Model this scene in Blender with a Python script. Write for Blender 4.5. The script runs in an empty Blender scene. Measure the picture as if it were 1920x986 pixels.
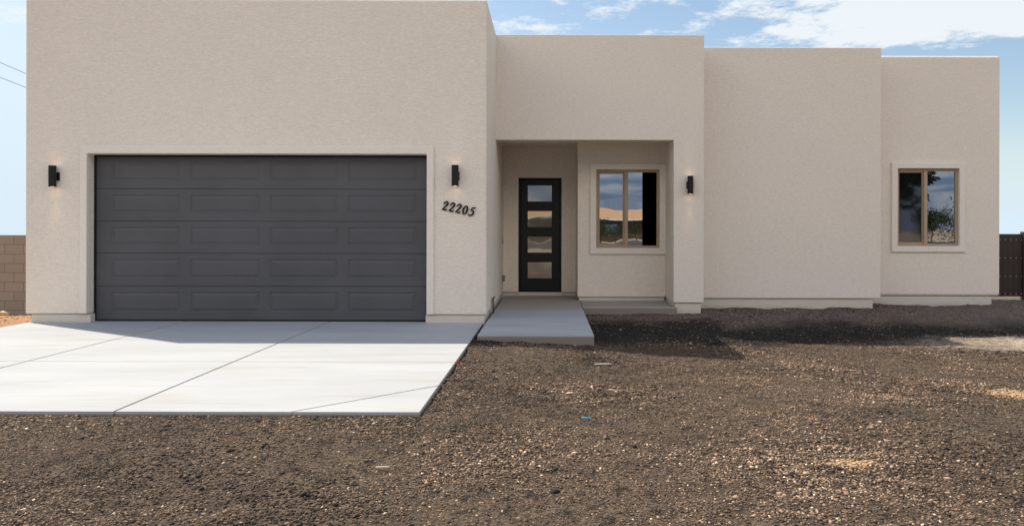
import bpy, bmesh, math, random
import numpy as np
from mathutils import Vector, Matrix, noise as mnoise
R = math.radians
rng = np.random.default_rng(7); random.seed(7)
sc = bpy.context.scene
COL = sc.collection

# ------------------------------------------------------------------ camera
CZ = 1.34
cam_d = bpy.data.cameras.new('camera'); cam = bpy.data.objects.new('camera', cam_d); COL.objects.link(cam)
cam.location = (0, 0, CZ); cam.rotation_euler = (R(90), R(-0.12), 0)
cam_d.sensor_width = 36; cam_d.lens = 1400/1920*36
cam_d.shift_x = -(1030-960)/1920; cam_d.shift_y = -(493-432)/1920
cam_d.clip_start = 0.05; cam_d.clip_end = 6000
sc.camera = cam

# ------------------------------------------------------------------ light
SUN = Vector((-0.533, 0.328, 0.781)).normalized()          # towards the sun
elev = math.asin(SUN.z)
sd = bpy.data.lights.new('sun', 'SUN'); so = bpy.data.objects.new('sun', sd); COL.objects.link(so)
sd.energy = 4.3; sd.angle = R(0.5); sd.color = (1.0, 0.93, 0.80)
so.rotation_euler = SUN.to_track_quat('Z', 'Y').to_euler()
sc.view_settings.view_transform = 'Standard'; sc.view_settings.look = 'None'
sc.view_settings.gamma = 1; sc.view_settings.use_curve_mapping = False
sc.view_settings.exposure = 0.62

w = bpy.data.worlds.new('World'); sc.world = w; w.use_nodes = True
nt = w.node_tree; nt.nodes.clear()
def nn(nt, t, **k):
    n = nt.nodes.new(t)
    for a, b in k.items(): setattr(n, a, b)
    return n
def L(nt, a, b): nt.links.new(a, b)
def math_n(nt, op, a, b=None, clamp=False, c=None):
    n = nn(nt, 'ShaderNodeMath', operation=op, use_clamp=clamp)
    for i, v in enumerate((a, b, c)):
        if v is None: continue
        if isinstance(v, (int, float)): n.inputs[i].default_value = v
        else: L(nt, v, n.inputs[i])
    return n.outputs[0]
def mixc(nt, fac, a, b, blend='MIX'):
    n = nn(nt, 'ShaderNodeMix', data_type='RGBA', blend_type=blend)
    for s, v in ((n.inputs['Factor'], fac), (n.inputs[6], a), (n.inputs[7], b)):
        if isinstance(v, (int, float)): s.default_value = v
        elif isinstance(v, tuple): s.default_value = (v[0], v[1], v[2], 1)
        else: L(nt, v, s)
    return n.outputs[2]
def mapr(nt, v, a, b, c=0.0, d=1.0, smooth=True):
    n = nn(nt, 'ShaderNodeMapRange'); n.interpolation_type = 'SMOOTHSTEP' if smooth else 'LINEAR'
    L(nt, v, n.inputs[0])
    for i, x in enumerate((a, b, c, d)): n.inputs[1+i].default_value = x
    return n.outputs[0]
out = nn(nt, 'ShaderNodeOutputWorld'); bg = nn(nt, 'ShaderNodeBackground'); bg.inputs[1].default_value = 0.13
L(nt, bg.outputs[0], out.inputs[0])
sky = nn(nt, 'ShaderNodeTexSky', sky_type='NISHITA'); sky.sun_disc = False
sky.sun_elevation = elev; sky.sun_rotation = math.atan2(SUN.x, SUN.y)
sky.air_density = 1.0; sky.dust_density = 1.2; sky.ozone_density = 1.5
tc = nn(nt, 'ShaderNodeTexCoord'); sx = nn(nt, 'ShaderNodeSeparateXYZ'); L(nt, tc.outputs['Generated'], sx.inputs[0])
zc = math_n(nt, 'MAXIMUM', sx.outputs[2], 0.04)
zc = math_n(nt, 'ADD', zc, 0.08)
u = math_n(nt, 'DIVIDE', sx.outputs[0], zc); v = math_n(nt, 'DIVIDE', sx.outputs[1], zc)
cb = nn(nt, 'ShaderNodeCombineXYZ'); L(nt, u, cb.inputs[0]); L(nt, v, cb.inputs[1])
def wnoise(scale, det, rough, off):
    mp = nn(nt, 'ShaderNodeMapping'); L(nt, cb.outputs[0], mp.inputs[0]); mp.inputs['Location'].default_value = off
    n = nn(nt, 'ShaderNodeTexNoise'); n.inputs['Scale'].default_value = scale; n.inputs['Detail'].default_value = det
    n.inputs['Roughness'].default_value = rough; L(nt, mp.outputs[0], n.inputs['Vector']); return n.outputs[0]
c1 = wnoise(5.0, 10, 0.68, (3.1, 1.7, 0)); c2 = wnoise(0.7, 3, 0.5, (7.3, 2.2, 0))
# cloud bank to the upper right, loose puffs elsewhere
bank_x = mapr(nt, sx.outputs[0], 0.20, 0.40); bank_z = mapr(nt, sx.outputs[2], 0.195, 0.235)
bank = math_n(nt, 'MULTIPLY', bank_x, bank_z)
puff_x = mapr(nt, sx.outputs[0], 0.02, 0.16)
d = math_n(nt, 'ADD', math_n(nt, 'MULTIPLY', c1, 0.8), math_n(nt, 'MULTIPLY', c2, 0.2))
d = math_n(nt, 'ADD', d, math_n(nt, 'MULTIPLY', bank, 0.22))
d = math_n(nt, 'SUBTRACT', d, math_n(nt, 'MULTIPLY', math_n(nt, 'SUBTRACT', 1.0, bank_z), 0.2))
front = mapr(nt, sx.outputs[1], -0.1, 0.15)
cm = math_n(nt, 'MULTIPLY', mapr(nt, d, 0.475, 0.63), front)
cm = math_n(nt, 'MULTIPLY', cm, 0.92)
# pale haze over the sunward (left) sky and near the horizon
hz = math_n(nt, 'MULTIPLY', mapr(nt, sx.outputs[0], 0.0, -0.62), mapr(nt, sx.outputs[2], 0.42, 0.02, 0.55, 1.0))
lowh = mapr(nt, sx.outputs[2], 0.16, -0.002, 0.0, 1.0)
hz = math_n(nt, 'MULTIPLY', math_n(nt, 'MAXIMUM', hz, lowh), front)
blue = mixc(nt, 1.0, sky.outputs[0], (0.86, 0.84, 0.78), 'MULTIPLY')
col = mixc(nt, hz, blue, (3.6, 4.3, 4.85))
col = mixc(nt, cm, col, (4.5, 4.75, 4.9))
# grey-blue broken storm cloud behind the camera (mirrored by the window glass)
s1 = wnoise(1.3, 6, 0.55, (1.3, 4.4, 0))
storm = mixc(nt, mapr(nt, s1, 0.38, 0.66), (0.7, 1.1, 1.9), (2.5, 2.6, 3.0))
fill_band = mapr(nt, sx.outputs[2], 0.16, 0.32)
storm = mixc(nt, fill_band, storm, (10.0, 9.1, 8.0))  # warm bright band added to the unseen sky to fill the shaded walls
storm = mixc(nt, mapr(nt, sx.outputs[2], 0.50, 0.72), storm, (0.95, 2.0, 4.3))  # zenith kept dim and blue so shaded ground stays darker
back = mapr(nt, sx.outputs[1], 0.1, -0.3)
col = mixc(nt, math_n(nt, 'MULTIPLY', back, 0.9), col, storm)
L(nt, col, bg.inputs[0])

# ------------------------------------------------------------------ materials
def mat(name, base=(0.5, 0.5, 0.5), rough=0.8, spec=0.3, metal=0.0):
    m = bpy.data.materials.new(name); m.use_nodes = True
    b = m.node_tree.nodes['Principled BSDF']
    b.inputs['Base Color'].default_value = (*base, 1); b.inputs['Roughness'].default_value = rough
    b.inputs['Specular IOR Level'].default_value = spec; b.inputs['Metallic'].default_value = metal
    return m, m.node_tree, b
def tnoise(nt, scale, det=4, rough=0.55, vec=None, sc3=None, off=None):
    n = nn(nt, 'ShaderNodeTexNoise'); n.inputs['Scale'].default_value = scale
    n.inputs['Detail'].default_value = det; n.inputs['Roughness'].default_value = rough
    if vec is None: vec = nn(nt, 'ShaderNodeTexCoord').outputs['Object']
    if sc3 or off:
        mp = nn(nt, 'ShaderNodeMapping'); L(nt, vec, mp.inputs[0])
        if sc3: mp.inputs['Scale'].default_value = sc3
        if off: mp.inputs['Location'].default_value = off
        vec = mp.outputs[0]
    L(nt, vec, n.inputs['Vector']); return n.outputs[0]
def bump(nt, b, h, strength, dist, prev=None):
    n = nn(nt, 'ShaderNodeBump'); n.inputs['Strength'].default_value = strength; n.inputs['Distance'].default_value = dist
    L(nt, h, n.inputs['Height'])
    if prev: L(nt, prev, n.inputs['Normal'])
    L(nt, n.outputs[0], b.inputs['Normal']); return n.outputs[0]

def stucco(name, c, streak=0.14, bs=0.55):
    m, t, b = mat(name, c, 0.92, 0.15)
    st = tnoise(t, 17, 7, 0.8, sc3=(0.8, 0.8, 3.4))        # trowel drags: long and flat
    bl = tnoise(t, 0.9, 4, 0.6, off=(3, 1, 8)); fn = tnoise(t, 160, 2, 0.6)
    c1_ = mixc(t, mapr(t, st, 0.34, 0.68), tuple(x*(1-streak) for x in c), tuple(min(1, x*(1+streak*0.55)) for x in c))
    c2_ = mixc(t, mapr(t, bl, 0.35, 0.7), tuple(x*0.955 for x in c), c)
    cc = mixc(t, 0.42, c1_, c2_)
    gr_ = tnoise(t, 55, 3, 0.7, sc3=(0.8, 0.8, 1.6)); cc = mixc(t, math_n(t, 'MULTIPLY', mapr(t, gr_, 0.62, 0.42), 0.22), cc, tuple(x*0.6 for x in c))
    L(t, cc, b.inputs['Base Color'])
    p = bump(t, b, st, bs, 0.010); bump(t, b, fn, 0.3, 0.002, p)
    return m
M_st = stucco('stucco', (0.84, 0.762, 0.655), 0.19)
M_trim = stucco('trim_stucco', (0.82, 0.76, 0.67), 0.05, 0.25)
def m_found():
    m, t, b = mat('painted_concrete', (0.62, 0.57, 0.49), 0.9, 0.15)
    n = tnoise(t, 5, 6, 0.6); zc_ = nn(t, 'ShaderNodeSeparateXYZ'); L(t, nn(t, 'ShaderNodeTexCoord').outputs['Object'], zc_.inputs[0])
    dirt = math_n(t, 'MULTIPLY', mapr(t, zc_.outputs[2], 0.05, -0.10), mapr(t, n, 0.3, 0.65))
    L(t, mixc(t, math_n(t, 'MULTIPLY', dirt, 0.5), mixc(t, n, (0.55, 0.51, 0.44), (0.68, 0.63, 0.55)), (0.25, 0.2, 0.15)), b.inputs['Base Color'])
    bump(t, b, tnoise(t, 60, 4), 0.3, 0.003); return m
M_fd = m_found()
def m_conc(name, a, c, broom=0.25, top=0.0):
    m, t, b = mat(name, a, 0.85, 0.25)
    big = tnoise(t, 0.8, 5, 0.6, sc3=(0.5, 1.6, 1)); st = tnoise(t, 2.2, 6, 0.65, sc3=(0.35, 2.2, 1), off=(5, 2, 0)); fine = tnoise(t, 90, 3, 0.6)
    cc = mixc(t, mapr(t, big, 0.35, 0.68), a, c)
    cc = mixc(t, math_n(t, 'MULTIPLY', mapr(t, st, 0.50, 0.66), 0.5), cc, tuple(x*0.86*y for x, y in zip(a, (1.04, 0.98, 0.86))))
    cc = mixc(t, math_n(t, 'MULTIPLY', mapr(t, fine, 0.5, 0.75), 0.12), cc, tuple(x*0.7 for x in a))
    sz = nn(t, 'ShaderNodeSeparateXYZ'); L(t, nn(t, 'ShaderNodeTexCoord').outputs['Object'], sz.inputs[0])
    if top > 0: cc = mixc(t, math_n(t, 'MULTIPLY', mapr(t, math_n(t, 'ADD', sz.outputs[1], math_n(t, 'MULTIPLY', big, 0.5)), 12.1, 12.6), 0.75), cc, (0.36, 0.30, 0.235))   # turns tan from the porch inward
    cc = mixc(t, mapr(t, sz.outputs[2], top-0.012, top-0.03), cc, mixc(t, fine, (0.16, 0.13, 0.105), (0.30, 0.26, 0.22)))   # form-face, turning brown below the top edge
    L(t, cc, b.inputs['Base Color'])
    p = bump(t, b, tnoise(t, 30, 3, 0.6, sc3=(0.3, 8, 1)), broom, 0.002); bump(t, b, fine, 0.2, 0.002, p)
    return m
M_dr = m_conc('driveway_concrete', (0.365, 0.37, 0.372), (0.405, 0.41, 0.412))
M_wk = m_conc('walk_concrete', (0.33, 0.34, 0.35), (0.385, 0.395, 0.405), top=0.05)
M_joint, _, _ = mat('joint_groove', (0.03, 0.03, 0.03), 0.95)
def m_gdoor():
    m, t, b = mat('garage_door_paint', (0.085, 0.082, 0.082), 0.55, 0.35)
    g = tnoise(t, 18, 5, 0.7, sc3=(1, 1, 9)); dd = tnoise(t, 1.2, 4)
    L(t, mixc(t, mapr(t, dd, 0.3, 0.7), (0.074, 0.075, 0.080), (0.088, 0.089, 0.095)), b.inputs['Base Color'])
    L(t, mapr(t, dd, 0.3, 0.7, 0.45, 0.62), b.inputs['Roughness'])
    bump(t, b, g, 0.35, 0.002); return m
M_gd = m_gdoor()
M_seal, _, _ = mat('rubber_seal', (0.012, 0.012, 0.013), 0.7)
def m_black():
    m, t, b = mat('black_metal', (0.007, 0.007, 0.0075), 0.45, 0.3)
    bump(t, b, tnoise(t, 300, 2), 0.15, 0.001); return m
M_bk = m_black()
def m_frame():
    m, t, b = mat('tan_vinyl', (0.40, 0.30, 0.20), 0.5, 0.35)
    L(t, mixc(t, tnoise(t, 4, 3), (0.37, 0.275, 0.185), (0.43, 0.32, 0.215)), b.inputs['Base Color']); return m
M_fr = m_frame()
def m_glass(name, refl, wav, base=(0.006, 0.007, 0.008), tint=(0.92, 0.96, 1.0), rough=0.01, off=(0, 0, 0)):
    m = bpy.data.materials.new(name); m.use_nodes = True; t = m.node_tree; t.nodes.clear()
    o = nn(t, 'ShaderNodeOutputMaterial'); mx = nn(t, 'ShaderNodeMixShader')
    df = nn(t, 'ShaderNodeBsdfDiffuse'); df.inputs[0].default_value = (*base, 1)
    gl = nn(t, 'ShaderNodeBsdfGlossy'); gl.inputs['Color'].default_value = (*tint, 1); gl.inputs['Roughness'].default_value = rough
    bp = nn(t, 'ShaderNodeBump'); bp.inputs['Strength'].default_value = 1.0; bp.inputs['Distance'].default_value = wav
    L(t, tnoise(t, 1.7, 1.5, 0.4, off=off), bp.inputs['Height']); L(t, bp.outputs[0], gl.inputs['Normal'])
    mx.inputs[0].default_value = refl
    L(t, df.outputs[0], mx.inputs[1]); L(t, gl.outputs[0], mx.inputs[2]); L(t, mx.outputs[0], o.inputs[0]); return m
M_gl = m_glass('window_glass', 0.50, 0.0012)
M_gls = m_glass('screened_glass', 0.15, 0.0012, (0.006, 0.007, 0.007), rough=0.03, off=(4, 0, 2))
M_gld = m_glass('door_glass', 0.34, 0.004, (0.20, 0.185, 0.155), (0.9, 0.88, 0.84), 0.025, off=(1, 0, 5))
M_dark, _, _ = mat('dark_room_stand_in', (0.006, 0.006, 0.006), 0.9, 0.0)  # black colour put in for the darkness of unlit rooms
M_cu, _, _ = mat('copper_pipe', (0.16, 0.075, 0.05), 0.5, 0.4, 0.5)
M_wh, _, _ = mat('white_plastic', (0.6, 0.58, 0.55), 0.5)
M_gy, _, _ = mat('grey_metal', (0.2, 0.2, 0.2), 0.45, 0.5, 0.6)
def m_block():
    m, t, b = mat('concrete_block', (0.28, 0.21, 0.16), 0.95, 0.1)
    oc = nn(t, 'ShaderNodeTexCoord').outputs['Object']
    mp = nn(t, 'ShaderNodeMapping'); mp.inputs['Rotation'].default_value = (R(90), 0, 0); L(t, oc, mp.inputs[0])
    br = nn(t, 'ShaderNodeTexBrick'); L(t, mp.outputs[0], br.inputs[0])
    br.inputs['Color1'].default_value = (0.335, 0.295, 0.245, 1); br.inputs['Color2'].default_value = (0.29, 0.255, 0.21, 1)
    br.inputs['Mortar'].default_value = (0.19, 0.15, 0.12, 1); br.inputs['Scale'].default_value = 1
    br.inputs['Mortar Size'].default_value = 0.007; br.inputs['Brick Width'].default_value = 0.40; br.inputs['Row Height'].default_value = 0.2
    n = tnoise(t, 40, 4, 0.6)
    L(t, mixc(t, math_n(t, 'MULTIPLY', n, 0.4), br.outputs[0], (0.16, 0.12, 0.09)), b.inputs['Base Color'])
    p = bump(t, b, br.outputs[1], -0.8, 0.01); bump(t, b, n, 0.5, 0.004, p); return m
M_bl = m_block()
def m_gate():
    m, t, b = mat('brown_board', (0.05, 0.036, 0.028), 0.7, 0.3)
    g = tnoise(t, 10, 5, 0.6, sc3=(6, 6, 0.5))
    L(t, mixc(t, g, (0.035, 0.025, 0.02), (0.07, 0.05, 0.04)), b.inputs['Base Color']); bump(t, b, g, 0.3, 0.003); return m
M_gt = m_gate()

# ------------------------------------------------------------------ object helpers
def tag(o, label=None, cat=None, group=None, kind=None):
    if label: o['label'] = label
    if cat: o['category'] = cat
    if group: o['group'] = group
    if kind: o['kind'] = kind
    return o
def empty(name, loc, label, cat, group=None):
    o = bpy.data.objects.new(name, None); COL.objects.link(o); o.location = loc; o.empty_display_size = 0.2
    return tag(o, label, cat, group)
def link(name, me, m, parent=None, loc=None):
    o = bpy.data.objects.new(name, me); COL.objects.link(o)
    if m:
        for mm in (m if isinstance(m, list) else [m]): me.materials.append(mm)
    if parent:
        o.parent = parent
    if loc: o.location = loc
    return o
def bm_obj(name, bm, m, parent=None, off=(0, 0, 0), bev=0, seg=2, smooth=False):
    """mesh built in world space; off = parent's world origin"""
    bmesh.ops.recalc_face_normals(bm, faces=bm.faces[:])
    bmesh.ops.translate(bm, verts=bm.verts[:], vec=[-x for x in off])
    me = bpy.data.meshes.new(name); bm.to_mesh(me); bm.free()
    o = link(name, me, m, parent)
    if smooth:
        me.polygons.foreach_set('use_smooth', [True]*len(me.polygons))
    if bev:
        b = o.modifiers.new('bevel', 'BEVEL'); b.width = bev; b.segments = seg; b.limit_method = 'ANGLE'; b.angle_limit = R(40)
        b.harden_normals = False
    return o
def box(bm, x0, x1, y0, y1, z0, z1):
    r = bmesh.ops.create_cube(bm, size=1)
    for v_ in r['verts']:
        v_.co = ((x0+x1)/2+v_.co.x*(x1-x0), (y0+y1)/2+v_.co.y*(y1-y0), (z0+z1)/2+v_.co.z*(z1-z0))
    return r['verts']
def cyl(bm, p0, p1, r0, r1=None, n=20, caps=True):
    p0, p1 = Vector(p0), Vector(p1); d_ = p1-p0
    r = bmesh.ops.create_cone(bm, cap_ends=caps, segments=n, radius1=r0, radius2=r0 if r1 is None else r1, depth=d_.length)
    q = Vector((0, 0, 1)).rotation_difference(d_.normalized()).to_matrix().to_4x4()
    bmesh.ops.transform(bm, verts=r['verts'], matrix=Matrix.Translation((p0+p1)/2) @ q)
    return r['verts']
def cells(xs, ys, zs, filled):
    """union of grid cells, outer faces only"""
    bm = bmesh.new(); V = {}
    def gv(i, j, k):
        if (i, j, k) not in V: V[(i, j, k)] = bm.verts.new((xs[i], ys[j], zs[k]))
        return V[(i, j, k)]
    nx, ny, nz = len(xs)-1, len(ys)-1, len(zs)-1
    F = {}
    for i in range(nx):
        for j in range(ny):
            for k in range(nz):
                F[i, j, k] = filled((xs[i]+xs[i+1])/2, (ys[j]+ys[j+1])/2, (zs[k]+zs[k+1])/2)
    for (i, j, k), f in F.items():
        if not f: continue
        for dx, dy, dz, q in ((-1, 0, 0, ((0,0,0),(0,0,1),(0,1,1),(0,1,0))), (1, 0, 0, ((1,0,0),(1,1,0),(1,1,1),(1,0,1))),
                              (0, -1, 0, ((0,0,0),(1,0,0),(1,0,1),(0,0,1))), (0, 1, 0, ((0,1,0),(0,1,1),(1,1,1),(1,1,0))),
                              (0, 0, -1, ((0,0,0),(0,1,0),(1,1,0),(1,0,0))), (0, 0, 1, ((0,0,1),(1,0,1),(1,1,1),(0,1,1)))):
            if not F.get((i+dx, j+dy, k+dz), False):
                bm.faces.new([gv(i+a, j+b_, k+c) for a, b_, c in q])
    return bm
def ring(x0, x1, z0, z1, tl, tb, y0, y1, tt=None, tr=None):
    """rectangular frame: outer box x0..x1,z0..z1, member widths"""
    tt = tb if tt is None else tt; tr = tl if tr is None else tr
    return cells([x0, x0+tl, x1-tr, x1], [y0, y1], [z0, z0+tb, z1-tt, z1],
                 lambda x, y, z: not (x0+tl < x < x1-tr and z0+tb < z < z1-tt))

# ================================================================== GROUND
def sm(t): t = np.clip(t, 0, 1); return t*t*(3-2*t)
def vnoise(x, y, s, seed):
    """value noise, numpy"""
    r_ = np.random.default_rng(seed); G = r_.random((256, 256))
    X = x/s+100.37; Y = y/s+57.91; xi = np.floor(X).astype(int); yi = np.floor(Y).astype(int); fx = X-xi; fy = Y-yi
    fx = fx*fx*(3-2*fx); fy = fy*fy*(3-2*fy)
    g = lambda a, b_: G[a % 256, b_ % 256]
    return (g(xi, yi)*(1-fx)+g(xi+1, yi)*fx)*(1-fy)+(g(xi, yi+1)*(1-fx)+g(xi+1, yi+1)*fx)*fy-0.5
def height(x, y, rough=True):
    x = np.asarray(x, float); y = np.asarray(y, float)
    h = -0.035-0.25*sm((x+1)/6)*sm((y-4.5)/4.5)
    yw = np.where(x < 2.62, 12.5, np.where(x < 5.98, 13.3, 13.9))
    yw = np.where(x < 2.45, 12.5, yw)
    t = sm((y-(yw-2.0))/1.7)*sm((x+2)/1)
    h = h*(1-t)+t*np.where(x < 2.62, -0.07, -0.045)
    fall = np.where(x > 0, sm((y-14.6)/3.0), sm((y-11.6)/3.0))
    h = h-0.44*fall
    h = h-0.02*np.clip(y-24, 0, None)      # the lot backs onto falling ground
    if rough:
        dist = np.clip(1-(np.abs(x)-14)/10, 0, 1)
        near = dist*np.clip((y+2)/3, 0, 1)*np.clip((24-y)/4, 0, 1)
        n = vnoise(x, y, 1.3, 1)*0.035+vnoise(x, y, 0.45, 2)*0.026+vnoise(x, y, 0.16, 3)*0.022+vnoise(x, y, 0.1, 4)*0.018
        edge = np.clip(np.minimum(np.abs(y-5.5)+0*x, 1), 0.15, 1)
        edge = np.where(x < -0.7, edge, 1)
        calm = np.where((x < -0.8) & (y < 5.7), edge, 1)
        h = h+n*near*calm
    # keep clear of slabs
    under = ((x > -7.44) & (x < -0.99) & (y > 5.57) & (y < 11.5)) | ((x > -0.84) & (x < 0.52) & (y > 9.24)) | ((x > 0.4) & (x < 2.0) & (y > 12.72))
    h = np.where(under, np.minimum(h, -0.16), h)
    return h
def axis(lo, hi, step, far, g=1.25):
    a = list(np.arange(lo, hi+1e-6, step)); s = step; p = a[-1]
    while p < far: s = s*g; p += s; a.append(p)
    s = step; p = a[0]; b_ = []
    while p > -far: s = s*g; p -= s; b_.append(p)
    return np.array(b_[::-1]+a)
gx = axis(-9.5, 13.0, 0.045, 2500); gy = axis(2.4, 16.5, 0.045, 2500)
XX, YY = np.meshgrid(gx, gy); ZZ = height(XX, YY)
def grid_mesh(name, X, Y, Z):
    ny, nx = X.shape; me = bpy.data.meshes.new(name); me.vertices.add(nx*ny)
    me.vertices.foreach_set('co', np.stack([X, Y, Z], -1).reshape(-1).astype(np.float32))
    i = np.arange(nx*ny).reshape(ny, nx)
    q = np.stack([i[:-1, :-1], i[:-1, 1:], i[1:, 1:], i[1:, :-1]], -1).reshape(-1, 4)
    me.loops.add(q.size); me.loops.foreach_set('vertex_index', q.reshape(-1).astype(np.int32))
    me.polygons.add(len(q)); me.polygons.foreach_set('loop_start', np.arange(0, q.size, 4, dtype=np.int32))
    me.polygons.foreach_set('use_smooth', np.ones(len(q), bool)); me.update(); me.validate(); return me
def m_ground():
    m, t, b = mat('asphalt_millings_and_dirt', (0.09, 0.075, 0.06), 0.95, 0.15)
    oc = nn(t, 'ShaderNodeTexCoord').outputs['Object']; sp = nn(t, 'ShaderNodeSeparateXYZ'); L(t, oc, sp.inputs[0])
    X, Y = sp.outputs[0], sp.outputs[1]
    n1 = tnoise(t, 1.1, 5, 0.6); n2 = tnoise(t, 9, 5, 0.65); n3 = tnoise(t, 70, 4, 0.7)
    mil = mixc(t, mapr(t, n3, 0.35, 0.68), (0.014, 0.011, 0.008), (0.125, 0.094, 0.068))
    vo = nn(t, 'ShaderNodeTexVoronoi'); vo.inputs['Scale'].default_value = 75; L(t, oc, vo.inputs['Vector'])
    vs_ = nn(t, 'ShaderNodeSeparateXYZ'); L(t, vo.outputs['Color'], vs_.inputs[0])
    chip = mixc(t, mapr(t, vs_.outputs[0], 0.15, 1.0, smooth=False), (0.012, 0.009, 0.007), (0.23, 0.162, 0.110))
    mil = mixc(t, 0.55, mil, chip)
    mil = mixc(t, math_n(t, 'MULTIPLY', mapr(t, n1, 0.42, 0.62), 0.5), mil, (0.070, 0.050, 0.037))
    mil = mixc(t, math_n(t, 'MULTIPLY', mapr(t, n2, 0.5, 0.68), 0.8), mil, (0.012, 0.009, 0.008))
    dirt = mixc(t, mapr(t, n2, 0.3, 0.7), (0.075, 0.057, 0.046), (0.16, 0.125, 0.10))
    dirt = mixc(t, 0.45, dirt, mixc(t, mapr(t, n3, 0.35, 0.65), (0.04, 0.032, 0.027), (0.26, 0.21, 0.17)))
    # bare dirt strip along the walls and everything far away
    yy = math_n(t, 'ADD', Y, math_n(t, 'MULTIPLY', math_n(t, 'SUBTRACT', n1, 0.5), 1.6))
    wob = math_n(t, 'ADD', yy, math_n(t, 'MULTIPLY', X, -0.13))
    m1 = mapr(t, wob, 11.1, 11.9)
    far = mapr(t, Y, 1.0, -4.0); lf = mapr(t, X, -7.3, -7.7); rt = mapr(t, X, 12, 16)
    mk = math_n(t, 'MAXIMUM', math_n(t, 'MAXIMUM', m1, far), math_n(t, 'MAXIMUM', math_n(t, 'MULTIPLY', lf, mapr(t, Y, 8.0, 9.5)), rt))
    band = math_n(t, 'MULTIPLY', mapr(t, math_n(t, 'ADD', yy, math_n(t, 'MULTIPLY', X, -0.36)), 9.0, 9.35), mapr(t, X, -1.2, -0.8))     # fresh black millings by the dirt strip, blackened to deepen the house's cast shadow
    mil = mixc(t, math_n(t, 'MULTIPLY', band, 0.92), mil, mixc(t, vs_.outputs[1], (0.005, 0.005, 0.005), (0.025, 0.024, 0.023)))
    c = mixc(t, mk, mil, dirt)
    c = mixc(t, far, c, mixc(t, n2, (0.22, 0.165, 0.12), (0.34, 0.26, 0.19)))   # bare desert lot and road shoulder behind
    # red-brown clay left of the drive
    c = mixc(t, math_n(t, 'MULTIPLY', lf, mapr(t, Y, 9.0, 10.0)), c, mixc(t, n2, (0.25, 0.13, 0.07), (0.40, 0.24, 0.14)))
    def patch(cx, cy, rx, ry, colr, thr=0.0):
        nonlocal c
        a = math_n(t, 'DIVIDE', math_n(t, 'SUBTRACT', X, cx), rx); bb = math_n(t, 'DIVIDE', math_n(t, 'SUBTRACT', Y, cy), ry)
        dd = math_n(t, 'SQRT', math_n(t, 'ADD', math_n(t, 'MULTIPLY', a, a), math_n(t, 'MULTIPLY', bb, bb)))
        dd = math_n(t, 'ADD', dd, math_n(t, 'MULTIPLY', math_n(t, 'SUBTRACT', n2, 0.5), 1.6))
        c = mixc(t, mapr(t, dd, 1.25, 0.35), c, colr)
    patch(1.80, 4.42, 0.18, 0.07, (0.48, 0.32, 0.17))
    patch(4.35, 6.9, 0.35, 0.35, (0.42, 0.27, 0.16))
    patch(8.6, 10.75, 3.3, 0.95, (0.36, 0.29, 0.22))
    L(t, c, b.inputs['Base Color'])
    p = bump(t, b, n3, 0.9, 0.012); p = bump(t, b, vo.outputs['Distance'], -0.9, 0.010, p); bump(t, b, n2, 0.6, 0.04, p)
    return m
M_gr = m_ground()
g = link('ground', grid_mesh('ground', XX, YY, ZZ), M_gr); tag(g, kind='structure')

# loose millings: one scatter of small angular stones
def rocks(name, px, py, rad, colr, sink=0.35, zf=0.62, zadd=None):
    N = len(px)
    base = np.array([(1,0,0),(0.2,0.95,0),(-0.9,0.3,0),(-0.35,-0.9,0),(0.6,-0.75,0.1),(0.1,0.15,1),(-0.1,0,-0.8)], float)
    tri = np.array([(0,1,5),(1,2,5),(2,3,5),(3,4,5),(4,0,5),(1,0,6),(2,1,6),(3,2,6),(4,3,6),(0,4,6)])
    nv = len(base); P = base[None]+rng.normal(0, 0.2, (N, nv, 3)); P[:, :, 2] *= zf*rng.uniform(0.6, 1.25, (N, 1)); P[:, :, 0] *= rng.uniform(0.8, 1.6, (N, 1))
    a = rng.uniform(0, 2*np.pi, N); ca, sa = np.cos(a), np.sin(a)
    tl = rng.normal(0, 0.35, N); ct, st_ = np.cos(tl), np.sin(tl)
    x, y, z = P[..., 0], P[..., 1], P[..., 2]
    y, z = y*ct[:, None]-z*st_[:, None], y*st_[:, None]+z*ct[:, None]
    x, y = x*ca[:, None]-y*sa[:, None], x*sa[:, None]+y*ca[:, None]
    gz = height(px, py) if zadd is None else zadd
    Vx = x*rad[:, None]+px[:, None]; Vy = y*rad[:, None]+py[:, None]; Vz = z*rad[:, None]+(gz+rad*(zf-sink))[:, None]
    co = np.stack([Vx, Vy, Vz], -1).reshape(-1, 3).astype(np.float32)
    f = (tri[None]+(np.arange(N)*nv)[:, None, None]).reshape(-1, 3)
    me = bpy.data.meshes.new(name); me.vertices.add(len(co)); me.vertices.foreach_set('co', co.reshape(-1))
    me.loops.add(f.size); me.loops.foreach_set('vertex_index', f.reshape(-1).astype(np.int32))
    me.polygons.add(len(f)); me.polygons.foreach_set('loop_start', np.arange(0, f.size, 3, dtype=np.int32))
    me.update()
    at = me.color_attributes.new('stone', 'FLOAT_COLOR', 'POINT')
    cc = np.ones((N, nv, 4), np.float32); cc[..., :3] = colr[:, None, :]; at.data.foreach_set('color', cc.reshape(-1))
    return me
mst, t_, b_ = mat('stone_chips', (0.1, 0.1, 0.1), 0.8, 0.3)
an = nn(t_, 'ShaderNodeAttribute', attribute_name='stone'); L(t_, an.outputs['Color'], b_.inputs['Base Color'])
def scatter(x0, x1, y0, y1, dens):
    n = int((x1-x0)*(y1-y0)*dens); return rng.uniform(x0, x1, n), rng.uniform(y0, y1, n)
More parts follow.
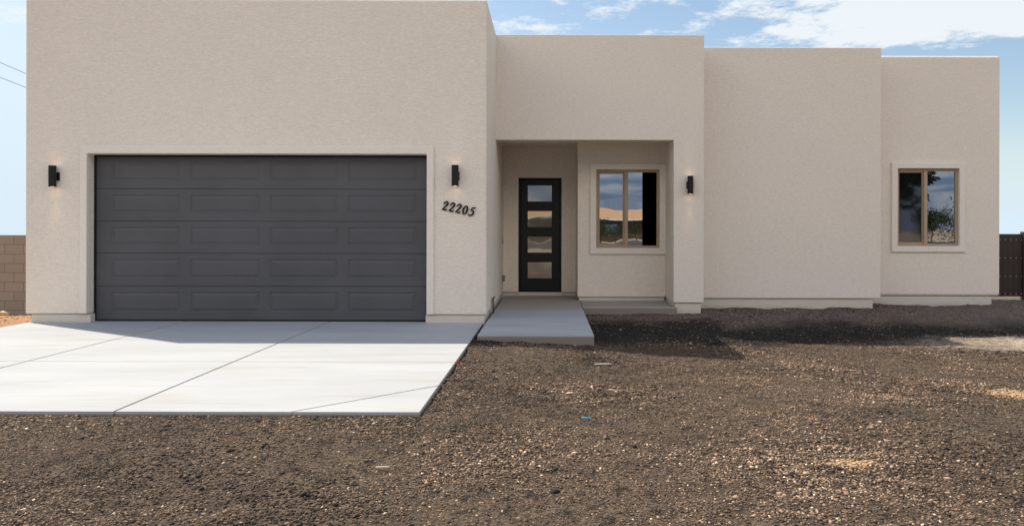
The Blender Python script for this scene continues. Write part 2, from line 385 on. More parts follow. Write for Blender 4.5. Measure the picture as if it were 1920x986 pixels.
parts = [scatter(-4.4, 4.4, 2.9, 4.3, 8000), scatter(-4.9, 5.6, 4.3, 5.55, 6500), scatter(-0.97, 6.6, 5.55, 7.5, 5500),
         scatter(-0.97, 8.5, 7.5, 9.6, 3600), scatter(-0.9, 10.5, 9.6, 12.0, 1700), scatter(0.5, 10.5, 12.0, 14.6, 1100), scatter(-9.5, -7.55, 8.5, 12.5, 200)]
px = np.concatenate([p[0] for p in parts]); py = np.concatenate([p[1] for p in parts])
ok = ~(((px > -0.93) & (px < 0.60) & (py > 9.16)) | ((px > 0.4) & (px < 2.7) & (py > 12.6)) | ((px > 2.5) & (px < 6.0) & (py > 13.4)) | ((px > 5.9) & (px < 8.55) & (py > 14.0)))
dens = vnoise(px, py, 0.7, 9)+0.6*vnoise(px, py, 0.25, 10)
ok &= rng.random(len(px)) < np.clip(0.62+dens*1.0, 0.38, 1)
px, py = px[ok], py[ok]; N = len(px)
rad = np.clip(np.exp(rng.normal(math.log(0.0049), 0.36, N)), 0.0025, 0.024)*(1+0.05*np.clip(py-4, 0, 8))
rad *= 1+0.5*np.clip(vnoise(px, py, 0.9, 21)*2, -0.6, 1)
pal = np.array([(0.060,0.052,0.046),(0.105,0.088,0.074),(0.15,0.118,0.09),(0.20,0.165,0.13),(0.11,0.082,0.066),(0.30,0.25,0.20),(0.55,0.50,0.44),(0.40,0.22,0.09),(0.022,0.020,0.019)])
pr = np.array([0.22, 0.18, 0.17, 0.13, 0.10, 0.07, 0.014, 0.002, 0.16]); pr /= pr.sum()
colr = 0.94*pal[rng.choice(len(pal), N, p=pr)]*np.array([1.26, 1.04, 0.86])*rng.uniform(0.75, 1.25, (N, 1))
bk_ = (px > -1.0) & (py-0.36*px > 9.2+rng.normal(0, .2, N)) & (py-0.13*px < 11.2+rng.normal(0, .2, N)); colr[bk_] *= np.where(rng.random((bk_.sum(), 1)) < 0.10, 1.0, 0.22)  # most stones in the band blackened too, deepening the house's shadow
tone = 1+0.9*vnoise(px, py, 1.1, 31)+0.7*vnoise(px, py, 0.3, 32); colr *= np.clip(tone, 0.35, 1.7)[:, None]
dk = py-0.13*px > 11.3; colr[dk] = colr[dk]*np.array([1.0, 0.93, 0.88])
lightp = (np.hypot((px-8.6)/3.3, (py-10.75)/0.95) < 1.0); colr[lightp] = np.array([0.34, 0.28, 0.22])*rng.uniform(0.6, 1.3, (lightp.sum(), 1))
sp_ = (np.hypot((px-1.80)/0.17, (py-4.42)/0.07)+rng.normal(0, .5, N) < 0.8) | (np.hypot((px-4.35)/0.32, (py-6.9)/0.32)+rng.normal(0, .5, N) < 0.7)
colr[sp_] = np.array([0.48, 0.33, 0.19])*rng.uniform(0.7, 1.2, (sp_.sum(), 1))
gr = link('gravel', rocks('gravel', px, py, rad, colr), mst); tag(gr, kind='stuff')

# ================================================================== SLABS
def slab_profile(name, x0, x1, y0, y1, z0, z1, m):
    bm = bmesh.new(); box(bm, x0, x1, y0, y1, z0, z1); return bm_obj(name, bm, m, bev=0.008, seg=2)
# the drive is cast in panels; grooves between them are real gaps
def driveway():
    bm = bmesh.new(); gp = 0.009
    xs = [-7.50, -5.31, -3.21, -0.955]; ys = [5.51, 7.60, 10.95]
    for i in range(3):
        for j in range(2):
            x0, x1 = xs[i]+(gp if i else 0), xs[i+1]-(gp if i < 2 else 0); y0, y1 = ys[j]+(gp*0.8 if j else 0), ys[j+1]-(gp*0.8 if j < 1 else 0)
            if i == 2 and j == 0:
                # diagonal saw cut across the front right panel
                A = (-1.90, 5.51); B_ = (-0.955, 6.45); g2 = 0.012
                polys = [[(x0, y0), (A[0]-g2, y0), (x1, B_[1]+g2), (x1, y1), (x0, y1)], [(A[0]+g2, y0), (x1, y0), (x1, B_[1]-g2)]]
                for P in polys:
                    vb = [bm.verts.new((a, b2, -0.14)) for a, b2 in P]; vt = [bm.verts.new((a, b2, 0)) for a, b2 in P]
                    bm.faces.new(vt); bm.faces.new(vb[::-1])
                    for q in range(len(P)): r_ = (q+1) % len(P); bm.faces.new((vb[q], vb[r_], vt[r_], vt[q]))
            elif i == 0 and j == 1:
                box(bm, x0, x1, y0, 9.43-0.004, -0.14, 0); box(bm, x0, x1, 9.43+0.004, y1, -0.14, 0)
            else:
                box(bm, x0, x1, y0, y1, -0.14, 0)
    o = bm_obj('driveway', bm, M_dr, bev=0.004, seg=2); tag(o, kind='structure')
    bm = bmesh.new(); box(bm, -7.46, -0.99, 5.55, 10.92, -0.15, -0.09); o = bm_obj('driveway_base', bm, M_joint); tag(o, kind='structure')
driveway()
o = slab_profile('walkway', -0.885, 0.555, 9.2, 14.80, -0.10, 0.05, M_wk); tag(o, kind='structure')
o = slab_profile('porch_slab', 0.567, 2.16, 12.62, 13.80, -0.12, 0.048, M_wk); tag(o, kind='structure')

# ================================================================== HOUSE
house = empty('house', (0, 12.66, 0), 'flat roofed beige stucco house with grey double garage door and recessed black entry door', 'house')
HO = (0, 12.66, 0)
TOP, BOT = 4.66, 0.12
def soft(bm, amp=0.006):   # hand-floated stucco is never dead straight
    return bm
# garage block
GX0, GX1, OX0, OX1, OZ = -7.56, -0.908, -6.656, -1.767, 2.43
bm = cells([GX0, OX0, OX1, GX1], [10.77, 11.30, 21.0], [BOT, OZ, TOP], lambda x, y, z: not (OX0 < x < OX1 and y < 11.3 and z < OZ))
o = bm_obj('wall', bm, M_st, house, HO, 0.022, 3); o['label'] = 'tall beige stucco garage wall around the wide opening'
# porch block
WX0, WX1, WZ0, WZ1 = 0.862, 2.022, 1.02, 2.455     # porch window opening
DX0, DX1, DZ1 = -0.61, 0.24, 2.375                 # entry door opening
Y1, Y2 = 13.73, 14.74
def fill_b(x, y, z):
    if z > 2.97: return True
    if y < 12.96 and z > 2.87: return True
    if x > 2.13 or (x > 2.107 and y < 13.12): return True
    if y > 15.6: return True
    if y > Y1 and x > 0.52:
        return not (WX0 < x < WX1 and WZ0 < z < WZ1 and y < 15.2)
    if y > Y2:
        return not (DX0 < x < DX1 and z < DZ1 and y < 14.86)
    return False
bm = cells([-0.96, DX0, DX1, 0.52, WX0, WX1, 2.107, 2.13, 2.62], [12.66, 12.96, 13.12, Y1, Y2, 14.86, 15.2, 15.6, 20.9],
           [BOT, WZ0, DZ1, WZ1, 2.87, 2.97, TOP-0.005], fill_b)
o = bm_obj('wall', bm, M_st, house, HO, 0.02, 3); o['label'] = 'beige stucco porch wall with square opening and corner pier'
bm = cells([2.56, 5.98], [13.46, 20.95], [BOT, TOP-0.01], lambda *a: True)
o = bm_obj('wall', bm, M_st, house, HO, 0.022, 3); o['label'] = 'plain windowless beige stucco wall right of the porch'
VX0, VX1, VZ0, VZ1 = 6.55, 7.71, 1.06, 2.515
bm = cells([5.90, VX0, VX1, 8.50], [14.07, 14.6, 20.8], [BOT, VZ0, VZ1, TOP-0.015],
           lambda x, y, z: not (VX0 < x < VX1 and VZ0 < z < VZ1 and y < 14.6))
o = bm_obj('wall', bm, M_st, house, HO, 0.05, 4); o['label'] = 'beige stucco end wall holding the rightmost window'
# foundations, set back under the stucco
def found(x0, x1, y0, y1, z1=0.115):
    bm = bmesh.new(); box(bm, x0, x1, y0, y1, -0.6, z1); bm_obj('foundation', bm, M_fd, house, HO, 0.006, 1)
found(-7.49, OX0+0.02, 10.80, 11.30); found(OX1-0.02, -0.935, 10.80, 16.0); found(-7.49, OX1-0.03, 11.32, 20)
found(2.135, 2.58, 12.70, 13.40); found(2.155, 2.58, 13.41, 13.9); found(2.20, 5.85, 13.50, 20); found(5.86, 8.36, 14.11, 20.2)
found(0.55, 2.13, 13.765, 15.5); found(-0.93, 0.53, 14.775, 15.5)

# garage door surround
def surround():
    x0, x1, z1 = OX0-0.105, OX1+0.105, OZ+0.118; y0, y1 = 10.735, 10.79
    bm = cells([x0, OX0, OX1, x1], [y0, y1], [0.125, OZ, z1], lambda x, y, z: z > OZ or x < OX0 or x > OX1)
    bm_obj('door_trim', bm, M_trim, house, HO, 0.014, 3)
surround()
# garage door: 5 sections x 4 raised panels
gd = bpy.data.objects.new('garage_door', None); COL.objects.link(gd); gd.parent = house; gd.location = (0, -1.72, 0)
gd['label'] = 'wide dark grey sectional garage door with raised panels'
GO = (0, 10.94, 0); GY = 10.94
secz = [0.022, 0.515, 0.995, 1.465, 1.935, 2.425]
pcs = [(207, 335), (356, 485), (505, 632), (652, 780)]
def section(k):
    z0, z1 = secz[k]+0.003, secz[k+1]-0.003; x0, x1 = OX0+0.012, OX1-0.012
    bm = bmesh.new()
    cols = []
    for a, b2 in pcs:
        cols.append(((a-1030)/128.2, (b2-1030)/128.2))
    pz0, pz1 = z0+0.115, z1-0.085
    xs = [x0]; 
    for a, b2 in cols: xs += [a, b2]
    xs += [x1]; zs = [z0, pz0, pz1, z1]
    V = {}
    def gv(i, j):
        if (i, j) not in V: V[i, j] = bm.verts.new((xs[i], GY, zs[j]))
        return V[i, j]
    for i in range(len(xs)-1):
        for j in range(3):
            if i % 2 == 1 and j == 1:
                # stepped recess, then raised field
                def rect(e, y): return [bm.verts.new((xs[i]+e, y, zs[1]+e)), bm.verts.new((xs[i+1]-e, y, zs[1]+e)), bm.verts.new((xs[i+1]-e, y, zs[2]-e)), bm.verts.new((xs[i]+e, y, zs[2]-e))]
                loops = [[gv(i, 1), gv(i+1, 1), gv(i+1, 2), gv(i, 2)], rect(0.008, GY+0.007), rect(0.020, GY+0.008), rect(0.05, GY-0.001)]
                for a, b2 in zip(loops, loops[1:]):
                    for q in range(4): bm.faces.new((a[q], a[(q+1) % 4], b2[(q+1) % 4], b2[q]))
                bm.faces.new(loops[-1])
            else:
                bm.faces.new((gv(i, j), gv(i+1, j), gv(i+1, j+1), gv(i, j+1)))
    # rolled top and bottom edges
    for zz, s_ in ((z0, -1), (z1, 1)):
        a = [bm.verts.new((x0, GY, zz)), bm.verts.new((x1, GY, zz)), bm.verts.new((x1, GY+0.04, zz)), bm.verts.new((x0, GY+0.04, zz))]; bm.faces.new(a)
    a = [bm.verts.new((x0, GY+0.05, z0-0.02)), bm.verts.new((x1, GY+0.05, z0-0.02)), bm.verts.new((x1, GY+0.05, z1+0.02)), bm.verts.new((x0, GY+0.05, z1+0.02))]; bm.faces.new(a)
    bmesh.ops.translate(bm, verts=bm.verts[:], vec=(0, -GY, 0))
    bmesh.ops.recalc_face_normals(bm, faces=bm.faces[:])
    me = bpy.data.meshes.new('door_section'); bm.to_mesh(me); bm.free(); link('door_section', me, M_gd, gd)
for k in range(5): section(k)
bm = bmesh.new(); box(bm, OX0, OX0+0.022, GY-0.03, GY+0.02, 0.01, OZ); box(bm, OX1-0.022, OX1, GY-0.03, GY+0.02, 0.01, OZ); box(bm, OX0+0.023, OX1-0.023, GY-0.03, GY+0.02, OZ-0.03, OZ-0.002)
bm_obj('weatherstrip', bm, M_seal, gd, GO, 0.002, 1)
bm = bmesh.new(); box(bm, OX0+0.022, OX1-0.022, GY-0.004, GY+0.045, 0.003, 0.020); bm_obj('bottom_seal', bm, M_seal, gd, GO, 0.003, 1)

# windows
def window(x0, x1, z0, z1, yw, kind, label):
    e = bpy.data.objects.new('window', None); COL.objects.link(e); e.parent = house; e.location = ((x0+x1)/2, yw-12.66, z0); e['label'] = label
    O = ((x0+x1)/2, yw, z0)
    t = 0.115
    bm_obj('trim', ring(x0-t, x1+t, z0-t, z1+t, t, t, yw-0.04, yw+0.01), M_trim, e, O, 0.012, 3)
    f = 0.042
    fy0, fy1 = yw+0.025, yw+0.095
    bm_obj('frame', ring(x0+0.001, x1-0.001, z0+0.001, z1-0.001, f, f, fy0, fy1), M_fr, e, O, 0.004, 1)
    xm = x0+(x1-x0)*0.475
    # meeting stile
    bm = bmesh.new(); box(bm, xm-0.034, xm+0.034, fy0-0.006, fy1-0.01, z0+f+0.001, z1-f-0.001); bm_obj('mullion', bm, M_fr, e, O, 0.004, 1)
    # left sash sits deeper with its own thin rails
    bm_obj('sash', ring(x0+f+0.001, xm-0.035, z0+f+0.001, z1-f-0.001, 0.022, 0.028, fy0+0.025, fy1-0.005), M_fr, e, O, 0.003, 1)
    bm = bmesh.new(); box(bm, x0+f+0.022, xm-0.054, fy0+0.045, fy0+0.051, z0+f+0.027, z1-f-0.027)
    p = bm_obj('pane', bm, M_gl if kind == 'porch' else M_gls, e, O)
    xr = x1-f if kind != 'porch' else 1.715
    bm = bmesh.new(); box(bm, xm+0.034, xr, fy0+0.030, fy0+0.036, z0+f+0.001, z1-f-0.001)
    bm_obj('pane', bm, M_gl, e, O)
    if kind == 'porch':   # right leaf slid part open; room lining coloured black to stand for its darkness
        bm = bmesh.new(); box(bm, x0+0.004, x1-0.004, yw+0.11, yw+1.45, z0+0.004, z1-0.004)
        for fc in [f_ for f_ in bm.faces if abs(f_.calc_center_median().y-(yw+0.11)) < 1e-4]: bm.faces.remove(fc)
        bm_obj('dark_room_stand_in', bm, M_dark, e, O)
    else:
        bm = bmesh.new(); box(bm, x0+0.01, x1-0.01, yw+0.10, yw+0.11, z0+0.01, z1-0.01); bm_obj('dark_backing', bm, M_dark, e, O)  # added black sheet standing in for the dark room behind the glass
window(WX0, WX1, WZ0, WZ1, Y1, 'porch', 'two pane tan framed window inside the porch')
window(VX0, VX1, VZ0, VZ1, 14.07, 'end', 'two pane tan framed window in the right end wall')

# entry door
def entry():
    e = bpy.data.objects.new('front_door', None); COL.objects.link(e); e.parent = house; e.location = ((DX0+DX1)/2, Y2-12.66, 0.08)
    e['label'] = 'narrow black door with four stacked glass panes'
    O = ((DX0+DX1)/2, Y2, 0.08)
    zb = 0.125
    bm_obj('door_frame', ring(DX0+0.001, DX1-0.001, zb, DZ1-0.001, 0.04, 0.018, Y2+0.004, Y2+0.09, tt=0.035), M_bk, e, O, 0.003, 1)
    a, b2 = DX0+0.045, DX1-0.045; s = 95.0
    gx0, gx1 = (989.5-1030)/94.6, (1034.5-1030)/94.6
    gz = [(1.34+(432-q)/94.6, 1.34+(432-p)/94.6) for p, q in ((348, 378), (396, 426), (443.5, 473.5), (491.5, 521.5))]
    zs = sorted([zb+0.022, DZ1-0.042]+[v_ for g_ in gz for v_ in g_])
    hole = lambda x, y, z: not (gx0 < x < gx1 and any(l < z < h for l, h in gz))
    bm_obj('door_leaf', cells([a, gx0, gx1, b2], [Y2+0.025, Y2+0.07], zs, hole), M_bk, e, O, 0.004, 2)
    for l, h in gz:
        bm = bmesh.new(); box(bm, gx0+0.001, gx1-0.001, Y2+0.040, Y2+0.046, l+0.001, h-0.001); bm_obj('pane', bm, M_gld, e, O)
entry()
bm = bmesh.new(); box(bm, DX0-0.02, DX1+0.02, Y2+0.0, Y2+0.12, 0.05, 0.122); bm_obj('door_sill', bm, M_fd, house, HO, 0.004, 1)
# round can light in the porch ceiling
bm = bmesh.new(); cyl(bm, (-0.17, 13.75, 2.972), (-0.17, 13.75, 2.962), 0.075, n=28); bm_obj('ceiling_light', bm, M_wh, house, HO)

# wall lamps
M_lamp = bpy.data.materials.new('lamp_glow'); M_lamp.use_nodes = True
bl_ = M_lamp.node_tree.nodes['Principled BSDF']; bl_.inputs['Emission Color'].default_value = (1, 0.72, 0.42, 1); bl_.inputs['Emission Strength'].default_value = 3
def sconce(x, z, yw, side, label):
    e = empty('wall_lamp', (x, yw, z), label, 'wall lamp', 'black up and down wall lamps'); O = (x, yw, z)
    yc = yw-0.085
    bm = bmesh.new(); n = 28
    # open tube
    for r_, flip in ((0.05, 0), (0.045, 1)):
        cyl(bm, (x, yc, z-0.15), (x, yc, z+0.15), r_, n=n, caps=False)
    o = bm_obj('lamp_body', bm, M_bk, e, O)
    sol = None
    bm = bmesh.new(); cyl(bm, (x, yc, z-0.145), (x, yc, z+0.145), 0.0452, n=n); 
    bm_obj('lamp_core', bm, M_bk, e, O)
    bm = bmesh.new(); box(bm, x-0.055, x+0.055, yw-0.028, yw-0.001, z-0.06, z+0.06); box(bm, x-0.03, x+0.03, yw-0.05, yw-0.02, z-0.04, z+0.04)
    bm_obj('back_plate', bm, M_bk, e, O, 0.003, 1)
    for s_ in (-1, 1):
        bm = bmesh.new(); cyl(bm, (x, yc, z+s_*0.1452), (x, yc, z+s_*0.1475), 0.036, n=n); bm_obj('lens', bm, M_lamp, e, O)
        ld = bpy.data.lights.new('lamp_beam', 'SPOT'); ld.energy = 2.4 if s_ < 0 else 0.9; ld.color = (1, 0.68, 0.38); ld.spot_size = R(40); ld.spot_blend = 1.0; ld.shadow_soft_size = 0.03
        lo = bpy.data.objects.new('lamp_beam', ld); COL.objects.link(lo); lo.parent = e
        lo.location = (0, -0.085, s_*0.155)
        lo.rotation_euler = (R(3), 0, 0) if s_ < 0 else (R(180-3), 0, 0)
sconce((97.5-1030)/131.1, 2.10, 10.77, 1, 'black cylinder wall lamp on the wall left of the garage door')
sconce((853-1030)/131.1, 2.12, 10.77, 1, 'black cylinder wall lamp above the house number')
sconce((1294.5-1030)/111.4, 2.11, 12.66, 1, 'black cylinder wall lamp on the pier right of the porch')

# house number 22205: brush-shaped digits, stepping down to the right
def stroke(bm, pts, wid, y0, y1, close=False):
    """thick polyline in XZ with width per point, extruded y0..y1"""
    n = len(pts); Lp, Rp = [], []
    for i in range(n):
        p = Vector(pts[i]); a = Vector(pts[(i-1) % n] if (close or i > 0) else pts[i]); c = Vector(pts[(i+1) % n] if (close or i < n-1) else pts[i])
        d_ = (c-a).normalized(); nr = Vector((-d_.y, d_.x))*wid[i]*0.55; Lp.append(p+nr); Rp.append(p-nr)
    rings = [[bm.verts.new((l.x, y0, l.y)), bm.verts.new((r_.x, y0, r_.y)), bm.verts.new((r_.x, y1, r_.y)), bm.verts.new((l.x, y1, l.y))] for l, r_ in zip(Lp, Rp)]
    m_ = n if close else n-1
    for i in range(m_):
        a, b2 = rings[i], rings[(i+1) % n]
        for q in range(4): bm.faces.new((a[q], a[(q+1) % 4], b2[(q+1) % 4], b2[q]))
    if not close: bm.faces.new(rings[0]); bm.faces.new(rings[-1][::-1])
def spline(P, k=6):
    o_ = []
    for i in range(len(P)-1):
        p0 = P[max(i-1, 0)]; p1 = P[i]; p2 = P[i+1]; p3 = P[min(i+2, len(P)-1)]
        for s_ in range(k):
            t = s_/k; o_.append(tuple(0.5*((2*b)+(-a+c)*t+(2*a-5*b+4*c-d_)*t*t+(-a+3*b-3*c+d_)*t**3) for a, b, c, d_ in zip(p0, p1, p2, p3)))
    o_.append(tuple(P[-1])); return o_
def digit(ch, cx, cz, parent, O):
    H = 0.128; bm = bmesh.new(); yb = 10.77-0.012; yf = 10.77-0.024
    def tr(P):  # P: (u,v,w) with v 0..1
        out_ = []; wd = []
        for u_, v_, w_ in spline(P):
            xx = (u_+0.16*v_)*H; zz = v_*H; a = R(-8); out_.append((cx+xx*math.cos(a)-zz*math.sin(a)-0.045, cz-H/2+xx*math.sin(a)+zz*math.cos(a))); wd.append(w_*H)
        return out_, wd
    if ch == '2':
        P, W = tr([(0.03, 0.70, .10), (0.10, 0.90, .13), (0.30, 0.98, .14), (0.47, 0.84, .18), (0.42, 0.62, .19), (0.24, 0.36, .15), (0.02, 0.05, .09)]); stroke(bm, P, W, yf, yb)
        P, W = tr([(0.02, 0.05, .10), (0.16, 0.11, .14), (0.32, 0.05, .17), (0.48, 0.06, .13), (0.56, 0.17, .07)]); stroke(bm, P, W, yf-0.001, yb+0.001)
        P, W = tr([(0.03, 0.74, .12), (0.07, 0.70, .15), (0.10, 0.67, .10)]); stroke(bm, P, W, yf-0.002, yb+0.002)
    elif ch == '0':
        pts = []; wd = []
        for k in range(28):
            t = 2*math.pi*k/28; u_ = 0.28+0.22*math.cos(t); v_ = 0.49+0.46*math.sin(t); w_ = 0.10+0.09*abs(math.cos(t))
            xx = (u_+0.16*v_)*H; zz = v_*H; a = R(-8); pts.append((cx+xx*math.cos(a)-zz*math.sin(a)-0.045, cz-H/2+xx*math.sin(a)+zz*math.cos(a))); wd.append(w_*H)
        stroke(bm, pts, wd, yf, yb, True)
    else:
        P, W = tr([(0.20, 0.92, .11), (0.13, 0.56, .11)]); stroke(bm, P, W, yf, yb)
        P, W = tr([(0.13, 0.56, .08), (0.28, 0.62, .12), (0.46, 0.50, .17), (0.47, 0.26, .19), (0.30, 0.04, .14), (0.08, 0.05, .13), (0.00, 0.18, .13)]); stroke(bm, P, W, yf-0.001, yb+0.001)
        P, W = tr([(0.18, 0.90, .13), (0.36, 0.92, .15), (0.58, 0.99, .08)]); stroke(bm, P, W, yf-0.002, yb+0.002)
    # stand-off pins
    cyl(bm, (cx+0.005, 10.772, cz+0.03), (cx+0.005, yb, cz+0.03), 0.004, n=8)
    o = bm_obj('digit', bm, M_bk, parent, O); return o
NO = ((859-1030)/130, 10.77, 1.34+(432-390)/130)
num = empty('house_number', NO, 'black number 22205 sloping down across the stucco under the middle wall lamp', 'house number')
for ch, (a, b2) in zip('22205', ((834, 385.5), (846.5, 388), (858.7, 390.3), (871, 393.2), (883.5, 396))):
    digit(ch, (a-1030)/130.2, 1.34+(432-b2)/130.2, num, NO)

# small fittings on the garage's return wall
e = empty('copper_pipe_stub', (-0.908, 11.75, 0.05), 'copper pipe stub with white cover low on the garage side wall beside the walk', 'pipe'); O = (-0.908, 11.75, 0.05)
bm = bmesh.new(); cyl(bm, (-0.87, 11.62, 0.05), (-0.87, 11.62, 0.29), 0.013); cyl(bm, (-0.87, 11.605, 0.285), (-0.87, 11.84, 0.285), 0.013)
bm_obj('pipe', bm, M_cu, e, O, smooth=True)
bm = bmesh.new(); box(bm, -0.906, -0.888, 11.66, 11.80, 0.06, 0.26); bm_obj('cover', bm, M_wh, e, O, 0.003, 1)
e = empty('wall_outlet', (-0.908, 14.35, 0.42), 'small grey weatherproof outlet box on the garage side wall near the entry door', 'outlet'); O = (-0.908, 14.35, 0.42)
bm = bmesh.new(); box(bm, -0.907, -0.86, 14.31, 14.39, 0.36, 0.48); bm_obj('outlet_box', bm, M_gy, e, O, 0.006, 2)
bm = bmesh.new(); box(bm, -0.8595, -0.85, 14.315, 14.385, 0.365, 0.475); bm_obj('cover', bm, M_gy, e, O, 0.004, 1)
bm = bmesh.new(); box(bm, -0.907, -0.888, 14.42, 14.45, 1.08, 1.15); o = bm_obj('doorbell', bm, M_gy, None, (0, 0, 0), 0.004, 2); tag(o, 'tiny grey doorbell button on the garage side wall left of the entry door', 'doorbell')
bm = bmesh.new(); cyl(bm, (8.49, 14.55, 1.58), (8.56, 14.55, 1.58), 0.05, n=20); cyl(bm, (8.56, 14.55, 1.58), (8.61, 14.55, 1.58), 0.075, 0.06, n=20)
o = bm_obj('side_fixture', bm, M_gy, None, (0, 0, 0), 0.004, 1); tag(o, 'round grey fixture poking out from the right side wall of the house', 'fixture')  # round fixture like a meter, no light in it

# ================================================================== BOUNDARY WALL, GATE
def blockwall(x0, x1, y0, y1, z0, z1, label):
    bm = bmesh.new(); box(bm, x0, x1, y0, y1, z0, z1); O = (x0, y0, z1)
    me_o = bm_obj('block_wall', bm, M_bl, None, O, 0.006, 1); me_o.location = O; tag(me_o, label, 'wall'); return me_o
blockwall(-17.6, -7.62, 15.9, 16.1, -0.7, 1.215, 'brown concrete block wall left of the garage')
pz = blockwall(12.42, 12.85, 18.75, 19.15, -0.8, 1.36, 'tan block pillar beside the brown gate'); 
ge = empty('gate', (10.5, 20, -0.4), 'dark brown vertical board gate between the house and the block pillar', 'gate'); GO2 = (10.5, 20, -0.4)
x = 8.52; k = 0
while x < 12.62:
    bm = bmesh.new(); box(bm, x, x+0.138, 20.0, 20.02, -0.40, 1.27); bm_obj('board', bm, M_gt, ge, GO2, 0.003, 1); x += 0.145
bm = bmesh.new()
for z in (-0.3, 0.2, 0.65, 1.15): box(bm, 8.52, 12.66, 20.022, 20.07, z-0.03, z+0.03)
bm_obj('rail', bm, M_gt, ge, GO2)
bm = bmesh.new(); x = 8.52
while x < 12.62:
    for z in (-0.33, 0.14, 0.63, 1.12): cyl(bm, (x+0.069, 20.001, z), (x+0.069, 19.992, z), 0.010, n=8)
    x += 0.145
o = bm_obj('screw', bm, M_wh, ge, GO2); o['kind'] = 'stuff'
bm = bmesh.new(); box(bm, 12.67, 12.82, 19.95, 20.1, -0.7, 1.33); bm_obj('gate_post', bm, M_gt, ge, GO2, 0.004, 1)

# overhead wires
M_wire, _, _ = mat('wire', (0.25, 0.27, 0.3), 0.6)
def wire(z, label):
    bm = bmesh.new(); P = []
    for i in range(25):
        t = i/24; Y = 12+110*t; X = -25.3-(Y-34.4)*0.214; P.append(Vector((X, Y, z)))
    for a, b2 in zip(P, P[1:]): cyl(bm, a, b2, 0.014, n=6, caps=False)
    o = bm_obj('overhead_wire', bm, M_wire); tag(o, label, 'wire', 'overhead wires left of the house')
wire(9.0, 'upper thin overhead wire crossing the sky left of the garage'); wire(8.32, 'lower thin overhead wire crossing the sky left of the garage')

# litter and single stones on the millings
def gz_(x, y): return float(height(x, y))
M_bp, _, _ = mat('blue_plastic', (0.05, 0.35, 0.6), 0.4); M_wd, _, _ = mat('pale_wood', (0.6, 0.55, 0.48), 0.8); M_rd, _, _ = mat('red_plastic', (0.5, 0.03, 0.04), 0.5)
def at(px_, py_, z=-0.1):
    s = (py_-432)/(CZ-z); return (px_-1030)/s, 1400/s
def scrap(name, px_, py_, ln, r_, ang, m, label, cat):
    x, y = at(px_, py_, -0.09); z = gz_(x, y)+0.018
    bm = bmesh.new(); dx, dy = math.cos(ang)*ln/2, math.sin(ang)*ln/2
    cyl(bm, (x-dx, y-dy, z), (x+dx*0.2, y+dy*0.2, z+0.004), r_, n=8); cyl(bm, (x+dx*0.2, y+dy*0.2, z+0.004), (x+dx, y+dy+0.004, z+0.002), r_, r_*0.8, n=8)
    o = bm_obj(name, bm, m); tag(o, label, cat)
scrap('plastic_scrap', 1100, 801, 0.075, 0.005, R(-12), M_bp, 'thin blue plastic scrap lying on the dark gravel', 'litter')
scrap('wood_splinter', 1131, 689, 0.17, 0.007, R(3), M_wd, 'pale stick lying on the gravel just past the walkway shadow', 'stick')
scrap('wood_splinter', 718, 901, 0.075, 0.005, R(-6), M_wd, 'short pale splinter on the gravel below the driveway', 'stick')
scrap('plastic_scrap', 857, 692, 0.06, 0.009, R(50), M_rd, 'tiny red scrap beside the right edge of the driveway', 'litter')
def lone(name, px_, py_, r_, c, label, g_=None):
    x, y = at(px_, py_, -0.09)
    me = rocks(name, np.array([0.0]), np.array([0.0]), np.array([r_]), np.array([c]), zadd=np.array([0.0])); o = link(name, me, mst); o.location = (x, y, gz_(x, y)+0.004); tag(o, label, 'stone', g_)
lone('black_stone', 1040, 943, 0.026, (0.012, 0.012, 0.013), 'single jet black stone on the gravel near the bottom edge')
lone('pale_stone', 5, 597, 0.10, (0.55, 0.42, 0.26), 'sunlit tan stone at the foot of the block wall')

# ================================================================== ACROSS THE ROAD (seen mirrored in the glass)
def m_simple(name, a, c, sc_, bs=0.5, bd=0.02):
    m, t, b = mat(name, a, 0.85, 0.2); n = tnoise(t, sc_, 4, 0.6); L(t, mixc(t, n, a, c), b.inputs['Base Color']); bump(t, b, n, bs, bd); return m
M_tile = m_simple('clay_tile', (0.40, 0.225, 0.125), (0.50, 0.30, 0.18), 6); M_fas = m_simple('white_fascia', (0.75, 0.72, 0.68), (0.8, 0.78, 0.74), 3)
M_brn = m_simple('brown_wall', (0.06, 0.042, 0.03), (0.09, 0.065, 0.045), 2); M_leaf = m_simple('leaves', (0.018, 0.026, 0.010), (0.045, 0.055, 0.02), 3)
M_bark = m_simple('bark', (0.10, 0.075, 0.055), (0.16, 0.12, 0.09), 8)
HP = (3.0, -84.0, -0.1)
oh = empty('house_across_road', HP, 'low house with an orange clay tile roof mirrored in the porch window', 'house')
bm = bmesh.new(); box(bm, -15, 21, -90, -80.8, -0.2, 2.75); bm_obj('wall', bm, M_brn, oh, HP, 0.02, 1)
bm = bmesh.new(); vs = [bm.verts.new(p) for p in ((-16, -91, 3.02), (22, -91, 3.02), (22, -80, 3.02), (-16, -80, 3.02), (-12, -85.5, 4.7), (18, -85.5, 4.7))]
for f in ((0, 1, 5, 4), (1, 2, 5), (2, 3, 4, 5), (3, 0, 4), (3, 2, 1, 0)): bm.faces.new([vs[i] for i in f])
bm_obj('roof', bm, M_tile, oh, HP)
bm = bmesh.new(); box(bm, -16.05, 22.05, -91.05, -79.95, 2.76, 3.015); bm_obj('fascia', bm, M_fas, oh, HP)
M_win = m_glass('far_glass', 0.3, 0.001)
for wx in (-8, 0, 8, 15):
    bm = bmesh.new(); box(bm, wx, wx+1.8, -80.79, -80.72, 0.9, 2.1); bm_obj('window', bm, M_win, oh, HP)
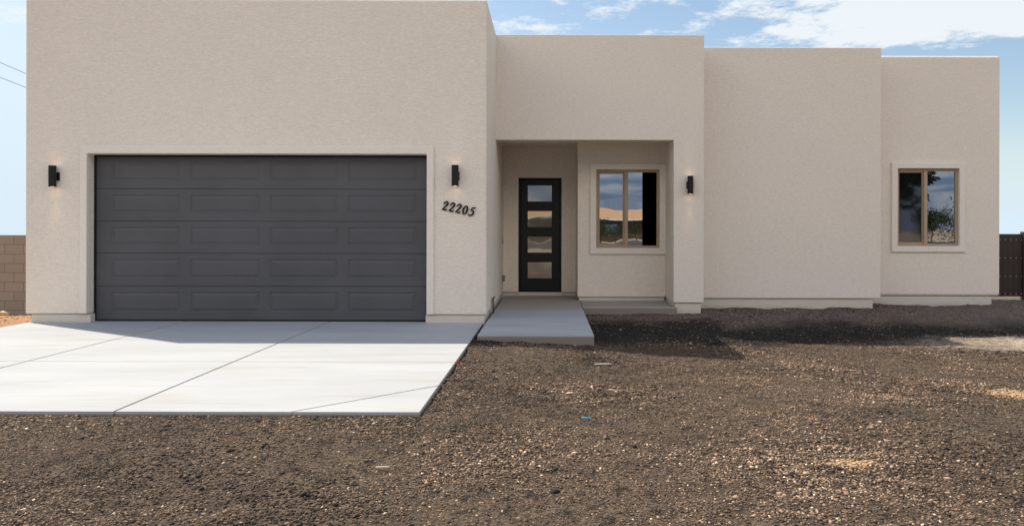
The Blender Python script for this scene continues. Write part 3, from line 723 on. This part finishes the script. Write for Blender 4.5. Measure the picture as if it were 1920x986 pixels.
def leafy(name, x, y, h, wd, trunk, label, cat, group, n=1500):
    e = empty(name, (x, y, -0.1), label, cat, group); O = (x, y, -0.1)
    bm = bmesh.new(); z0 = h*(0.42 if trunk else 0.1)
    cyl(bm, (x, y, -0.2), (x+0.1, y, z0+h*0.15), h*0.03, h*0.018, n=9)
    for k in range(5):
        a = k*1.26; cyl(bm, (x+0.1, y, z0), (x+math.cos(a)*wd*0.35, y+math.sin(a)*wd*0.35, z0+h*0.3), h*0.014, h*0.005, n=6)
    bm_obj('trunk', bm, M_bark, e, O)
    cs = [(rng.normal(0, wd*0.22), rng.normal(0, wd*0.22), z0+rng.uniform(0.1, 1)*(h-z0)*0.85, rng.uniform(0.16, 0.3)*wd) for _ in range(12)]
    V = []; 
    for _ in range(n):
        c = cs[rng.integers(12)]; d_ = rng.normal(0, 1, 3); d_ /= np.linalg.norm(d_); p = np.array(c[:3])+d_*c[3]*rng.uniform(0.5, 1.05)*np.array([1, 1, 0.7])
        s_ = rng.uniform(0.08, 0.2)*h/5; a, b2 = rng.normal(0, 1, 3), rng.normal(0, 1, 3); a = a/np.linalg.norm(a)*s_; b2 = b2/np.linalg.norm(b2)*s_
        V += [p-a, p+b2*0.6, p+a, p-b2*0.6]
    me = bpy.data.meshes.new('crown'); V = np.array(V)+np.array([0, 0, 0.1]); me.from_pydata([tuple(v_) for v_ in V], [], [(4*i, 4*i+1, 4*i+2, 4*i+3) for i in range(n)])
    link('crown', me, M_leaf, e)
rd = link('road', None or bpy.data.meshes.new('road'), m_simple('asphalt', (0.035, 0.034, 0.033), (0.055, 0.052, 0.05), 9)); tag(rd, kind='structure')
bm = bmesh.new(); box(bm, -400, 400, -62, -22, -0.10, 0.004); bm.to_mesh(rd.data); bm.free()
TL = ['tall spreading dark tree filling the left pane of the end window reflection', 'tallest far tree, mirrored low in the end window right pane', 'broad bushy tree beside the tallest far tree, mirrored in the end window',
      'small round tree at the outer edge of the end window reflection', 'slim young tree between the far house and the big trees, mirrored in glass']
for (x, y, h, wd), lb in zip(((42.5, -63, 11, 8), (50.5, -64, 4.2, 10), (46.8, -63, 3.8, 5), (55, -62, 4.5, 6), (37, -70, 4.6, 3)), TL):
    leafy('tree', x, y, h, wd, True, lb, 'tree', 'trees across the road', 3500)
SL = ['tall dark shrub at the left of the porch window reflection', 'low dark shrub second from left in the porch window reflection', 'wide dark shrub in the middle of the porch window reflection',
      'outermost dark shrub toward the open part of the porch window reflection', 'dark shrub mirrored in the lower door panes', 'smallest dark shrub mirrored in the third door pane', 'leftmost dark hedge bush under the trees in the end window reflection', 'middle dark hedge bush under the trees in the end window reflection', 'rightmost dark hedge bush under the trees in the end window reflection']
for (x, y, h), lb in zip(((6.5, -66, 2.6), (8.5, -68, 2.0), (11, -66, 2.6), (13.6, -67, 2.3), (-2.3, -65, 2.6), (0.3, -66, 1.9), (44.5, -60, 2.4), (48, -60, 2.9), (51.5, -60, 2.6)), SL):
    leafy('shrub', x, y, h, h*1.8, False, lb, 'shrub', 'shrubs across the road', 1200)
